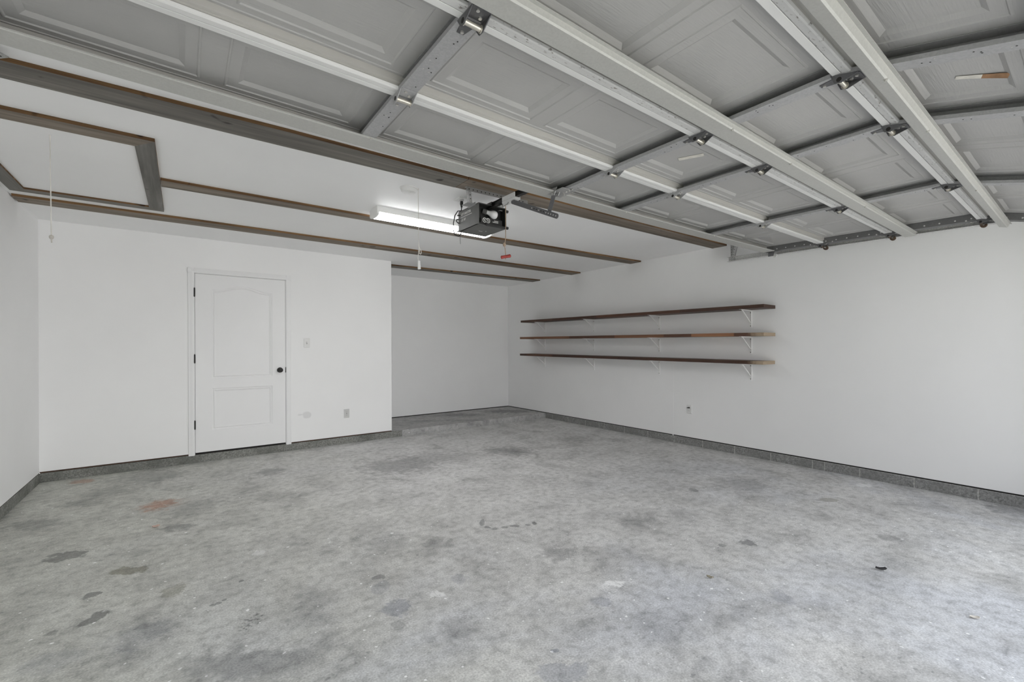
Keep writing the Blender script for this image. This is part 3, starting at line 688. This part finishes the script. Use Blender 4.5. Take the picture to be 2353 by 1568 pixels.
# hinges at the three joints
def hinge(j, x, dark, edge):
    S, T = SECS[j-1], SECS[j]; L = S.L; h0 = .0042
    mb = MB()
    mb.prism([(-.030,-.060),(.030,-.060),(.034,-.006),(-.034,-.006)] , S.P(x,L,h0), S.P(x,L,h0+.0025), Vector((1,0,0)), S.d)
    mb.prism([(-.026,.006),(.026,.006),(.012,.075),(-.012,.075)], T.P(x,0,h0), T.P(x,0,h0+.0025), Vector((1,0,0)), T.d)
    for sx in (-.034,.031):
        mb.prism([(-.058,h0),(-.010,.034),(.012,.034),(.030,.010),(.034,h0)], S.P(x+sx,L,0), S.P(x+sx+.003,L,0), S.d, S.n)
    hm = M['hinge'] if dark else M['galvdark']
    if edge: hm = M['hinge']
    o = mb.build('hinge', hm, gd, origin=S.P(x,L,.02))
    c = MB(); c.cyl(S.P(x-.031,L,.022), S.P(x+.031,L,.022), .0088, 14)
    for sx in (-.0305,.0275): c.cyl(S.P(x+sx,L,.022), S.P(x+sx+.003,L,.022), .0125, 14)
    hole = MB(); hole.cyl(S.P(x-.0346,L,.022), S.P(x-.0338,L,.022), .0085, 14); hole.build('barrel_hole', M['gap'], o)
    c.build('hinge_barrel', M['brass'] if not edge else M['rust'], o, smooth=True)
    for Q,xx,v in ((S,x-.008,L-.045),(S,x+.014,L-.022),(T,x,.062)):
        c = MB(); c.cyl(Q.P(xx,v,h0), Q.P(xx,v,h0+.007), .006, 6); c.build('hinge_bolt', M['bolt'], o)
    return o
for j in (1,2,3):
    for k,x in enumerate(ST):
        if 0 < k < 5: hinge(j, x, j < 3, False)
        else: hinge(j, x + (.005 if k else -.005), True, True)
# rollers on their stems, running in the tracks
def roller(S, v, h, x, s, white):
    mb = MB(); mb.cyl(S.P(x,v,h), S.P(x+s*.09,v,h), .0055, 10); mb.cyl(S.P(x+s*.088,v,h), S.P(x+s*.108,v,h), .0215, 18, mi=1)
    return mb.build('roller', [M['bolt'], M['white'] if white else M['rust']], gd, smooth=False)
for s, x in ((1,5.09),(-1,-.545)):
    for S,v in ((SECS[0],SECS[0].L),(SECS[1],SECS[1].L),(SECS[2],SECS[2].L)): roller(S, v, .022, x, s, False)
    roller(SECS[3], SECS[3].L-.06, .030, x-.02*s, s, True)
# top corner bracket by the white roller
for s, x in ((1,5.066),(-1,-.52)):
    b = MB(); S = SECS[3]; L = S.L
    b.box(x-.006,x+.006,0,0,0,0) if False else None
    b.prism([(L-.10,.002),(L-.035,.002),(L-.035,.050),(L-.085,.050)], S.P(x-.002,0,0), S.P(x+.002,0,0), S.d, S.n)
    b.prism([(L-.16,.004),(L-.03,.004),(L-.03,.008),(L-.16,.008)], S.P(x-.03,0,0), S.P(x+.03,0,0), S.d, S.n)
    b.build('top_bracket', M['hinge'], gd)
# stuck-on warning labels on the centre panels
def label_strip(S, x0, v0, x1, v1, w, curl, mats, name, lab, th=.0006):
    mb = MB(); a = Vector((x0,v0)); c = Vector((x1,v1)); d = (c-a).normalized(); pp = Vector((-d.y,d.x)); n = 12
    for i in range(n):
        t0, t1 = i/n, (i+1)/n
        q = []
        for t in (t0,t1):
            m_ = a+(c-a)*t
            for sgn in (-1,1):
                e = m_+pp*(w/2*sgn); q.append((e, SK-.011+(curl*(t**1.6)*(1 if sgn > 0 else .25)+.0015 if curl else .0008)))
        vs = [S.P(e.x,e.y,h) for e,h in q]+[S.P(e.x,e.y,h+th) for e,h in q]
        mb.add(vs, [(0,2,3,1),(4,5,7,6),(0,4,6,2),(1,3,7,5)], 0 if t0 < .42 else (len(mats)-1))
    o = mb.build(name, mats, gd); return tag(o, lab)
label_strip(SECS[2], 2.253, .292, 2.309, .172, .036, 0, [M['paper']], 'warning_label', 'worn white paper label on a door panel')
label_strip(SECS[0], 2.303, .276, 2.338, .140, .028, .010, [M['paper'],M['paperbrown']], 'warning_label', 'peeling paper label, half turned brown')

# ------------------------------------------------------------------ tracks
def track(name, side, label):
    x = 5.178 if side > 0 else -.630
    s = side; root = empty(name, (x,2.68,2.32), label, 'door track', 'steel tracks of the garage door')
    path = [(2.675,2.323),(1.68,2.311),(1.01,2.299),(.55,2.292)]
    R = .36; cy, cz = .40, 2.292-R
    for i in range(1,9):
        t = math.pi/2*i/8; path.append((cy-(R+.0)*math.sin(t)+ .0, cz+R*math.cos(t)))
    path.append((cy-R, .06))
    prof = [(.0,-.0255),(.010,-.0285),(.046,-.0285),(.050,-.026),(.050,.026),(.046,.0285),(.010,.0285),(.0,.0255)]   # (x outward, z offset) open towards the door
    t = .002; inn = [(.0,-.0235),(.010,-.0265),(.0455,-.0265),(.048,-.0245),(.048,.0245),(.0455,.0265),(.010,.0265),(.0,.0235)]
    poly = prof+inn[::-1]; n = len(poly); mb = MB(); rings = []
    for i,(y,z) in enumerate(path):
        a = Vector(path[max(i-1,0)]); c = Vector(path[min(i+1,len(path)-1)]); d = (c-a).normalized(); nn = Vector((-d.y, d.x))*(-1)
        # normal pointing "up" of the horizontal run
        if i == 0 or nn.y >= 0: pass
        nrm = Vector((d.y,-d.x)); 
        rings += [(x+s*u, y+nrm.x*w, z+nrm.y*w) for u,w in poly]
    fs = []
    for k in range(len(path)-1): fs += [(k*n+i,k*n+(i+1)%n,(k+1)*n+(i+1)%n,(k+1)*n+i) for i in range(n)]
    fs += [tuple(range(n)), tuple(range((len(path)-1)*n,len(path)*n))]
    mb.add(rings, fs); mb.build('track_channel', M['track'], root)
    # perforated hanger angles up to the ceiling
    def strap(p, q, w):
        m2 = MB(); p = Vector(p); q = Vector(q); d = (q-p).normalized(); a = Vector((0,1,0)); a = (a-d*a.dot(d)).normalized(); bb = a.cross(d)
        m2.prism([(-w/2,0),(w/2,0),(w/2,.0025),(-w/2+.0025,.0025),(-w/2+.0025,.028),(-w/2,.028)], p, q, a, bb)
        L = (q-p).length; k = int(L/.03)
        for i in range(k):
            c = p+d*(.02+i*.03)
            m2.cyl(c+a*.004-bb*.0006, c+a*.004+bb*.0031, .0042, 8, mi=1)
        return m2.build('hanger_strap', [M['galv'], M['gap']], root)
    if s > 0:
        strap((x+.048,2.635,2.300),(x+.048,2.640,ZC-.001),.034)
        strap((x+.046,2.640,2.30),(x-.005,2.55,ZC-.002),.030)
        m2 = MB(); m2.box(x+.040,x+.054,2.60,2.672,2.296,2.350); m2.build('end_plate', M['galv'], root)
        for dz in (-.012,.012):
            m2 = MB(); m2.cyl((x+.041,2.652,2.323+dz),(x+.032,2.652,2.323+dz),.007,6); m2.build('bolt', M['bolt'], root)
    else:
        strap((x-.048,2.64,2.300),(x-.048,2.64,ZC-.001),.034)
        m2 = MB(); q = [(-.745,2.90),(-.575,2.738),(-.610,2.700),(-.78,2.862)]
        m2.add([(a,c,ZC-.030) for a,c in q]+[(a,c,ZC-.0265) for a,c in q], [(3,2,1,0),(4,5,6,7),(0,1,5,4),(1,2,6,5),(2,3,7,6),(3,0,4,7)])
        for t_ in (.25,.5,.75,.9): 
            cx_, cy_ = -.7625+(.17)*t_, 2.881-.162*t_; m2.cyl((cx_+.008,cy_+.008,ZC-.0308),(cx_+.008,cy_+.008,ZC-.029),.0045,8,mi=1)
        m2.build('hanger_strap', [M['galv'],M['gap']], root)
        m2 = MB(); m2.bar((-.70,2.80,ZC-.0265),(-.70,2.80,ZC),.03,.03,(0,1,0)); m2.build('hanger_block', M['galv'], root)
    return root
track('door_track', 1, 'galvanised track carrying the garage door along the right wall')
track('door_track', -1, 'galvanised track and hanger at the left end of the garage door')

# ------------------------------------------------------------------ garage door opener
OX0,OX1,OY0,OY1,OZ0,OZ1 = 1.836,2.100,2.885,3.195,2.243,2.408
RX = 1.966
op = empty('garage_door_opener', ((OX0+OX1)/2,(OY0+OY1)/2,OZ0), 'dark grey ceiling mounted garage door opener with bare bulb and rail', 'garage door opener')
b = MB(); t = .004; yr = OY0+.075
b.box(OX0,OX0+t,OY0,OY1,OZ0,OZ1); b.box(OX1-t,OX1,OY0,OY1,OZ0,OZ1); b.box(OX0,OX1,OY0+.012,OY1,OZ0,OZ0+t); b.box(OX0,OX1,OY0,OY1,OZ1-t,OZ1); b.box(OX0,OX1,OY1-t,OY1,OZ0,OZ1)
b.box(OX0+.0005,OX1-.0005,yr,OY1-.001,OZ0+.001,OZ1-.001)
b.box(OX0-.012,OX0,OY1-.03,OY1+.012,OZ0,OZ0+.006)
b.build('housing', M['housing'], op)
b = MB(); b.box(OX0+t,OX1-t,yr-.004,yr,OZ0+t,OZ1-t); b.box(OX0+t,OX1-t,OY0+.004,yr,OZ1-t-.003,OZ1-t); b.box(OX0+t,OX0+t+.003,OY0+.003,yr,OZ0+t,OZ1-t); b.box(OX1-t-.003,OX1-t,OY0+.003,yr,OZ0+t,OZ1-t)
b.box(OX0+t,OX1-t,OY0+.010,yr,OZ0+t,OZ0+t+.014)
b.build('lamp_bay', M['blackplastic'], op)
b = MB(); b.prism([(OX0+.062,OZ0+.006),(OX0+.075,OZ0-.003),(OX1,OZ0-.001),(OX1,OZ0+.016),(OX0+.075,OZ0+.017)], (0,OY0-.004,0),(0,OY0+.014,0),(1,0,0),(0,0,1)); b.build('lens_slot', M['blackplastic'], op, bevel=.003)
for z in (OZ0+.010,OZ1-.022):
    b = MB(); b.cyl((OX1-.004,OY0+.008,z),(OX1+.020,OY0+.008,z),.0115,14); b.build('lens_tab', M['blackplastic'], op, smooth=False)
b = MB(); b.lathe((1.918,OY0+.062,2.369),(.62,-.52,-.28),[(0,.021),(.030,.021),(.033,.018)],18); b.build('lamp_socket', M['housing'], op, smooth=True)
bd = Vector((.72,-.42,-.30)).normalized(); bp = Vector((1.943,OY0+.046,2.361))
b = MB(); prof = [(0,.015),(.012,.0165),(.026,.020),(.036,.026),(.046,.0305),(.058,.0325),(.070,.031),(.080,.026),(.087,.017),(.090,.004)]
b.lathe(bp, bd, prof, 24); tag(b.build('light_bulb', M['bulb'], op, smooth=True), 'white frosted light bulb')
b = MB()                                                            # round pictogram stickers and printed bars inside the lamp bay
for cx in (OX0+.075,OX0+.107):
    n = 24; z = 2.290
    for i in range(n):
        a0, a1 = 2*math.pi*i/n, 2*math.pi*(i+1)/n
        pr = [(cx+.020*math.cos(a0),z+.020*math.sin(a0)),(cx+.020*math.cos(a1),z+.020*math.sin(a1)),(cx+.014*math.cos(a1),z+.014*math.sin(a1)),(cx+.014*math.cos(a0),z+.014*math.sin(a0))]
        b.prism(pr,(0,OY0+.030,0),(0,OY0+.031,0),(1,0,0),(0,0,1))
    b.bar((cx-.009,OY0+.0305,z+.009),(cx+.009,OY0+.0305,z-.009),.001,.005,(0,0,1)); b.bar((cx-.004,OY0+.0305,z-.006),(cx+.005,OY0+.0305,z+.007),.001,.004,(0,0,1))
b.box(OX0+.150,OX0+.205,OY0+.0295,OY0+.0305,2.284,2.290); b.box(OX0+.165,OX0+.205,OY0+.0295,OY0+.0305,2.295,2.300)
b.box(OX0+.040,OX1-.02,OY0+.0310,OY0+.0325,2.262,2.312,1)
b.build('warning_sticker', [M['print'], M['blackplastic']], op)
def lettering(txt, size, loc, name='lettering'):
    cu = bpy.data.curves.new(name,'FONT'); cu.body = txt; cu.size = size; cu.extrude = .0004; cu.offset = size*.036
    tmp = bpy.data.objects.new('tmp_text', cu); COL.objects.link(tmp)
    dg = bpy.context.evaluated_depsgraph_get(); me = bpy.data.meshes.new_from_object(tmp.evaluated_get(dg)); bpy.data.objects.remove(tmp)
    R = Matrix(((0,0,-1),(-1,0,0),(0,1,0)))
    for v in me.vertices: v.co = R @ v.co + Vector(loc)
    me.materials.clear(); me.materials.append(M['print']); me.name = name
    o = bpy.data.objects.new(name, me); COL.objects.link(o); o.parent = op; o.location = -Vector(op.location); return o
lettering('LIFT-MASTER', .0262, (OX0-.0008,3.150,2.364))
lettering('1/2 HP', .0265, (OX0-.0008,3.152,2.317))
b = MB(); b.box(OX0-.0008,OX0+.0004,2.985,3.158,2.3475,2.3525); b.build('printed_line', M['print'], op)
b = MB(); b.box(1.95,1.985,3.06,3.067,OZ0-.0006,OZ0+.001); b.box(2.0,2.012,3.04,3.046,OZ0-.0006,OZ0+.001); b.build('printed_line', M['print'], op)
# cable hooks on the left side
b = MB(); pts = [(OX0-.002,3.187,2.345),(OX0-.016,3.195,2.343),(OX0-.020,3.195,2.332),(OX0-.012,3.19,2.318),(OX0-.001,3.185,2.312)]; b.tube(pts,.0045,8)
b.box(OX0-.018,OX0,3.165,3.185,2.370,2.378); b.build('cable_hook', M['blackplastic'], op, smooth=True)
# rail towards the header, with a T profile
b = MB(); b.prism([(-.016,.0),(.016,.0),(.016,.004),(.003,.004),(.003,.036),(.012,.036),(.012,.040),(-.012,.040),(-.012,.036),(-.003,.036),(-.003,.004),(-.016,.004)], (RX,YF+.002,2.388),(RX,OY0+.12,2.388),(1,0,0),(0,0,1))
b.box(RX-.02,RX+.02,OY0-.015,OY0+.15,2.4085,2.4295)
tag(b.build('rail', M['black'], op), 'black trolley rail')
b = MB(); b.box(RX-.028,RX+.028,2.560,2.720,2.370,2.387); b.box(RX-.028,RX-.020,2.560,2.720,2.387,2.420); b.box(RX+.020,RX+.028,2.560,2.720,2.387,2.420)
tr = b.build('trolley', M['trolley'], op, bevel=.006)
b = MB(); b.tube([(RX-.01,2.66,2.378),(RX-.015,2.655,2.364),(RX-.028,2.65,2.352),(RX-.034,2.69,2.344),(RX-.03,2.715,2.349)],.0045,8); b.build('release_lever', M['galv'], tr, smooth=True)
b = MB(); b.tube([(RX-.025,2.675,2.345),(RX-.025,2.675,2.2),(RX-.026,2.675,2.10),(RX-.036,2.675,2.055),(RX-.030,2.675,2.01),(RX-.024,2.675,1.972),(RX-.027,2.675,1.945)],.0030,8)
b.lathe((RX-.040,2.675,2.068),(.15,0,-1),[(0,.003),(.005,.0095),(.014,.012),(.024,.0105),(.031,.004)],12); rc = b.build('release_cord', M['rope'], op, smooth=True)
b = MB(); b.lathe((RX-.062,2.685,1.957),(.93,-.28,.22),[(0,.009),(.003,.0125),(.020,.0115),(.040,.0115),(.074,.0125),(.078,.009)],14); tag(b.build('release_handle', M['red'], rc, smooth=True), 'red release handle')
# straight perforated arm and curved arm to the door
b = MB(); p, q = Vector((RX-.012,2.605,2.360)), Vector((RX-.012,2.128,2.139)); d = (q-p).normalized(); u = Vector((0,-d.z,d.y))
def capsule(p, q, w, n=8):
    pts = []; L = (q-p).length
    for i in range(n+1): a = math.pi/2+math.pi*i/n; pts.append((w*math.cos(a), w*math.sin(a)))
    for i in range(n+1): a = -math.pi/2+math.pi*i/n; pts.append((L+w*math.cos(a), w*math.sin(a)))
    return pts
b.prism(capsule(p,q,.0165), p+Vector((-.002,0,0)), p+Vector((.002,0,0)), d, u)
L = (q-p).length
for k in range(11):
    c = p+d*(L-.008-k*.027); b.cyl(c+Vector((-.0026,0,0)), c+Vector((.0026,0,0)), .0048, 10, mi=2 if k in (7,10) else (1 if k < 5 else 3))
b.build('straight_arm', [M['hinge'],M['print'],M['bolt'],M['gap']], op)
b = MB(); pts = []
P0, P1, P2 = Vector((RX-.006,2.208,2.192)), Vector((RX-.025,2.165,2.215)), Vector((1.900,2.092,2.268))
for i in range(13):
    s_ = i/12; pts.append(P0*(1-s_)**2+P1*2*s_*(1-s_)+P2*s_*s_)
for a_, c_ in zip(pts, pts[1:]): b.bar(a_, c_+(c_-a_)*.05, .0045, .030, (0,1,.2)); b.bar(a_+Vector((.006,0,0)), c_+(c_-a_)*.05+Vector((.006,0,0)), .010, .004, (0,1,.2))
b.build('curved_arm', M['hinge'], op)
S = SECS[3]
b = MB()
BX = 1.905
for sx in (-.020,.014): b.prism([(S.L-.150,-.012),(S.L-.095,-.012),(S.L-.098,.030),(S.L-.125,.030)], S.P(BX+sx,S.L-.11,.0)-S.d*(S.L-.11), S.P(BX+sx+.004,S.L-.11,.0)-S.d*(S.L-.11), S.d, S.n)
b.prism([(S.L-.20,.0042),(S.L-.06,.0092),(S.L-.06,.0122),(S.L-.20,.0072)], S.P(BX-.020,S.L-.11,0)-S.d*(S.L-.11), S.P(RX+.030,S.L-.11,0)-S.d*(S.L-.11), S.d, S.n)
b.cyl(S.P(BX-.026,S.L-.108,.022), S.P(BX+.024,S.L-.108,.022), .005, 10)
b.build('door_bracket', M['galv'], op)
for v in (.135,.160,.185,.21):
    b = MB(); b.cyl(S.P(RX-.008,S.L-v,.007), S.P(RX-.008,S.L-v,.014), .0062, 6); b.build('bolt', M['bolt'], op)
# hangers: perforated angle on the ceiling board and two straps
def perforated(p, q, ax, ay, w, w2, holes, name):
    p = Vector(p); q = Vector(q); d = (q-p).normalized(); ax = Vector(ax); ay = Vector(ay); mb = MB(); t = .0025
    mb.prism([(0,0),(w,0),(w,t),(t,t),(t,w2),(0,w2)], p, q, ax, ay)
    L = (q-p).length; n = int(L/holes)
    for i in range(n):
        c = p+d*(holes*.6+i*holes)+ax*(w*.55); mb.cyl(c-ay*.0006, c+ay*.0004, .0048, 8, mi=1)
    return mb.build(name, [M['galv'], M['gap']], op)
perforated((1.735,2.895,ZC-.020),(2.318,2.880,ZC-.020),(0,0,-1),(0,1,0),.033,.030,.0365,'hanger_angle')
perforated((1.762,2.925,ZC-.022),(1.792,2.95,OZ1+.002),(1,0,0),(0,1,0),.030,.026,.028,'hanger_strap')
perforated((2.066,2.900,ZC-.022),(2.066,2.93,OZ1-.012),(1,0,0),(0,1,0),.032,.028,.028,'hanger_strap')
b = MB(); b.box(1.766,OX0+.01,2.925,3.02,OZ1-.004,OZ1); b.box(OX0-.004,OX0,2.93,3.03,OZ1-.010,OZ1+.014); b.build('mounting_lug', M['galvdark'], op)
# power cord with plug
pl = Vector((1.888,3.225,ZC-.012))
b = MB(); b.lathe((1.885,3.226,2.514),(-.03,0,-1),[(0,.012),(.022,.014),(.034,.010),(.052,.006)],12)
b.tube([(1.884,3.226,2.47),(1.882,3.226,2.44),(1.880,3.224,2.40),(1.884,3.222,2.36),(1.90,3.21,2.33)],.0042,8)
b.tube([(1.905,3.205,2.405),(1.875,3.215,2.432),(1.845,3.222,2.425),(1.820,3.225,2.385),(1.806,3.226,2.32),(1.806,3.226,2.26),(1.816,3.222,2.225),(1.838,3.20,2.210),(1.852,3.19,2.224),(1.86,3.185,2.243)],.0042,8)
b.tube([(1.850,3.19,2.243),(1.8485,3.19,2.19),(1.851,3.19,2.145)],.0013,6)
b.build('power_cord', M['blackplastic'], op, smooth=True)
co = empty('ceiling_outlet', (1.888,3.235,ZC), 'white square outlet on the ceiling feeding the opener cord', 'electrical outlet')
b = MB(); b.box(1.838,1.945,3.175,3.285,ZC-.007,ZC); b.build('wall_plate', M['white'], co, bevel=.003)
b = MB(); b.cyl((1.886,3.226,ZC-.007),(1.886,3.226,ZC-.014),.018,16); b.build('receptacle', M['ivory'], co)

# ------------------------------------------------------------------ litter on the slab
def scrap(name, loc, sx, sy, rz, mat, label, cat, curl, seed):
    r = random.Random(seed); mb = MB(); n = 8
    up = []; dn = []
    for i in range(n+1):
        u = -1+2*i/n; w = (1-u*u)**.5*.9+.1
        for j in range(5):
            v = -1+j/2; z = .004+curl*(abs(u)**2*.6+abs(v)**2*.8)*(.7+.6*r.random())
            x, y = u*sx*(1+.1*r.uniform(-1,1)), v*sy*w*(1+.15*r.uniform(-1,1))
            up.append((x,y,z+.0015)); dn.append((x,y,max(.0002,z-.0012)))
    fs = []
    for i in range(n):
        for j in range(4): a = i*5+j; fs.append((a,a+1,a+6,a+5))
    N = len(up); mb.add(up+dn, fs+[tuple(k+N for k in f[::-1]) for f in fs]+[(i*5,(i+1)*5,(i+1)*5+N,i*5+N) for i in range(n)]+[(i*5+4,i*5+4+N,(i+1)*5+4+N,(i+1)*5+4) for i in range(n)]+[(j,j+N,j+1+N,j+1) for j in range(4)]+[(n*5+j,n*5+j+1,n*5+j+1+N,n*5+j+N) for j in range(4)])
    o = mb.build(name, mat, smooth=True); o.location = loc; o.rotation_euler = (0,0,rz); return tag(o, label, cat)
scrap('dry_leaf', (3.21,.766,0), .026, .011, -1.0, M['leaf'], 'curled blackish dry leaf on the open slab towards the right', 'leaf', .010, 1)
scrap('dry_leaf', (2.342,1.308,0), .017, .010, -1.2, M['leaftan'], 'small tan dry leaf scrap on the slab near the middle front', 'leaf', .008, 2)
scrap('paint_chip', (2.989,.365,0), .019, .009, -.9, M['chip'], 'pale flake lying on the slab near the front right', 'paint chip', .004, 3)
scrap('paint_chip', (-.156,4.085,0), .022, .018, .1, M['chip2'], 'pinkish flake on the slab below the entry door at left', 'paint chip', .006, 4)

# ------------------------------------------------------------------ daylight and camera
w = bpy.data.worlds.new('World'); SC.world = w; w.use_nodes = True
nt = w.node_tree; bg = nt.nodes['Background']
tc = nd(nt,'ShaderNodeTexCoord'); sx = nd(nt,'ShaderNodeSeparateXYZ'); lk(nt, tc.outputs['Generated'], sx.inputs[0])
sky = ramp(nt, sx.outputs[2], [(0,(1.0,1.0,1.0)),(.15,(.95,.96,.97)),(.5,(.78,.81,.85)),(1,(.45,.50,.58))])
sky = mixc(nt, 1.0, sky, ramp(nt, mth(nt,'ADD', mth(nt,'MULTIPLY', sx.outputs[0], .5), .5), [(0,(.16,.16,.17)),(.45,(.58,.58,.58)),(.7,(.95,.95,.94)),(1,(1.15,1.14,1.11))]), 'MULTIPLY')
lk(nt, sky, bg.inputs['Color'])
bg.inputs['Strength'].default_value = 5.2
sun = bpy.data.lights.new('sun','SUN'); sun.energy = 15.0; sun.angle = math.radians(.6); sun.color = (1,.97,.92)
so = bpy.data.objects.new('sun', sun); COL.objects.link(so); so.rotation_euler = (math.radians(-36),0,math.radians(70))

cam = bpy.data.cameras.new('camera'); co_ = bpy.data.objects.new('camera', cam); COL.objects.link(co_); SC.camera = co_
r2 = Vector((.801318525,-.598229379,-.003198719)); u3 = Vector((.003469474,-.000699639,.999993737)); fw = Vector((.59822787,.801324605,-.001514908))
mw = Matrix((( r2.x,u3.x,-fw.x,0),(r2.y,u3.y,-fw.y,0),(r2.z,u3.z,-fw.z,1.2827940903),(0,0,0,1))); co_.matrix_world = mw
cam.sensor_fit = 'HORIZONTAL'; cam.sensor_width = 36; cam.lens = 1015.66775*36/2353
cam.shift_y = (801.43253-784)/2353; cam.shift_x = -(1176.70736-1176.5)/2353; cam.clip_start = .02; cam.clip_end = 100
SC.view_settings.view_transform = 'Standard'; SC.view_settings.look = 'None'; SC.view_settings.gamma = 1; SC.view_settings.use_curve_mapping = False
SC.view_settings.exposure = -0.16
SC.cycles.max_bounces = 12; SC.cycles.diffuse_bounces = 9; SC.cycles.glossy_bounces = 4
SC.cycles.use_adaptive_sampling = True; SC.cycles.adaptive_threshold = .025
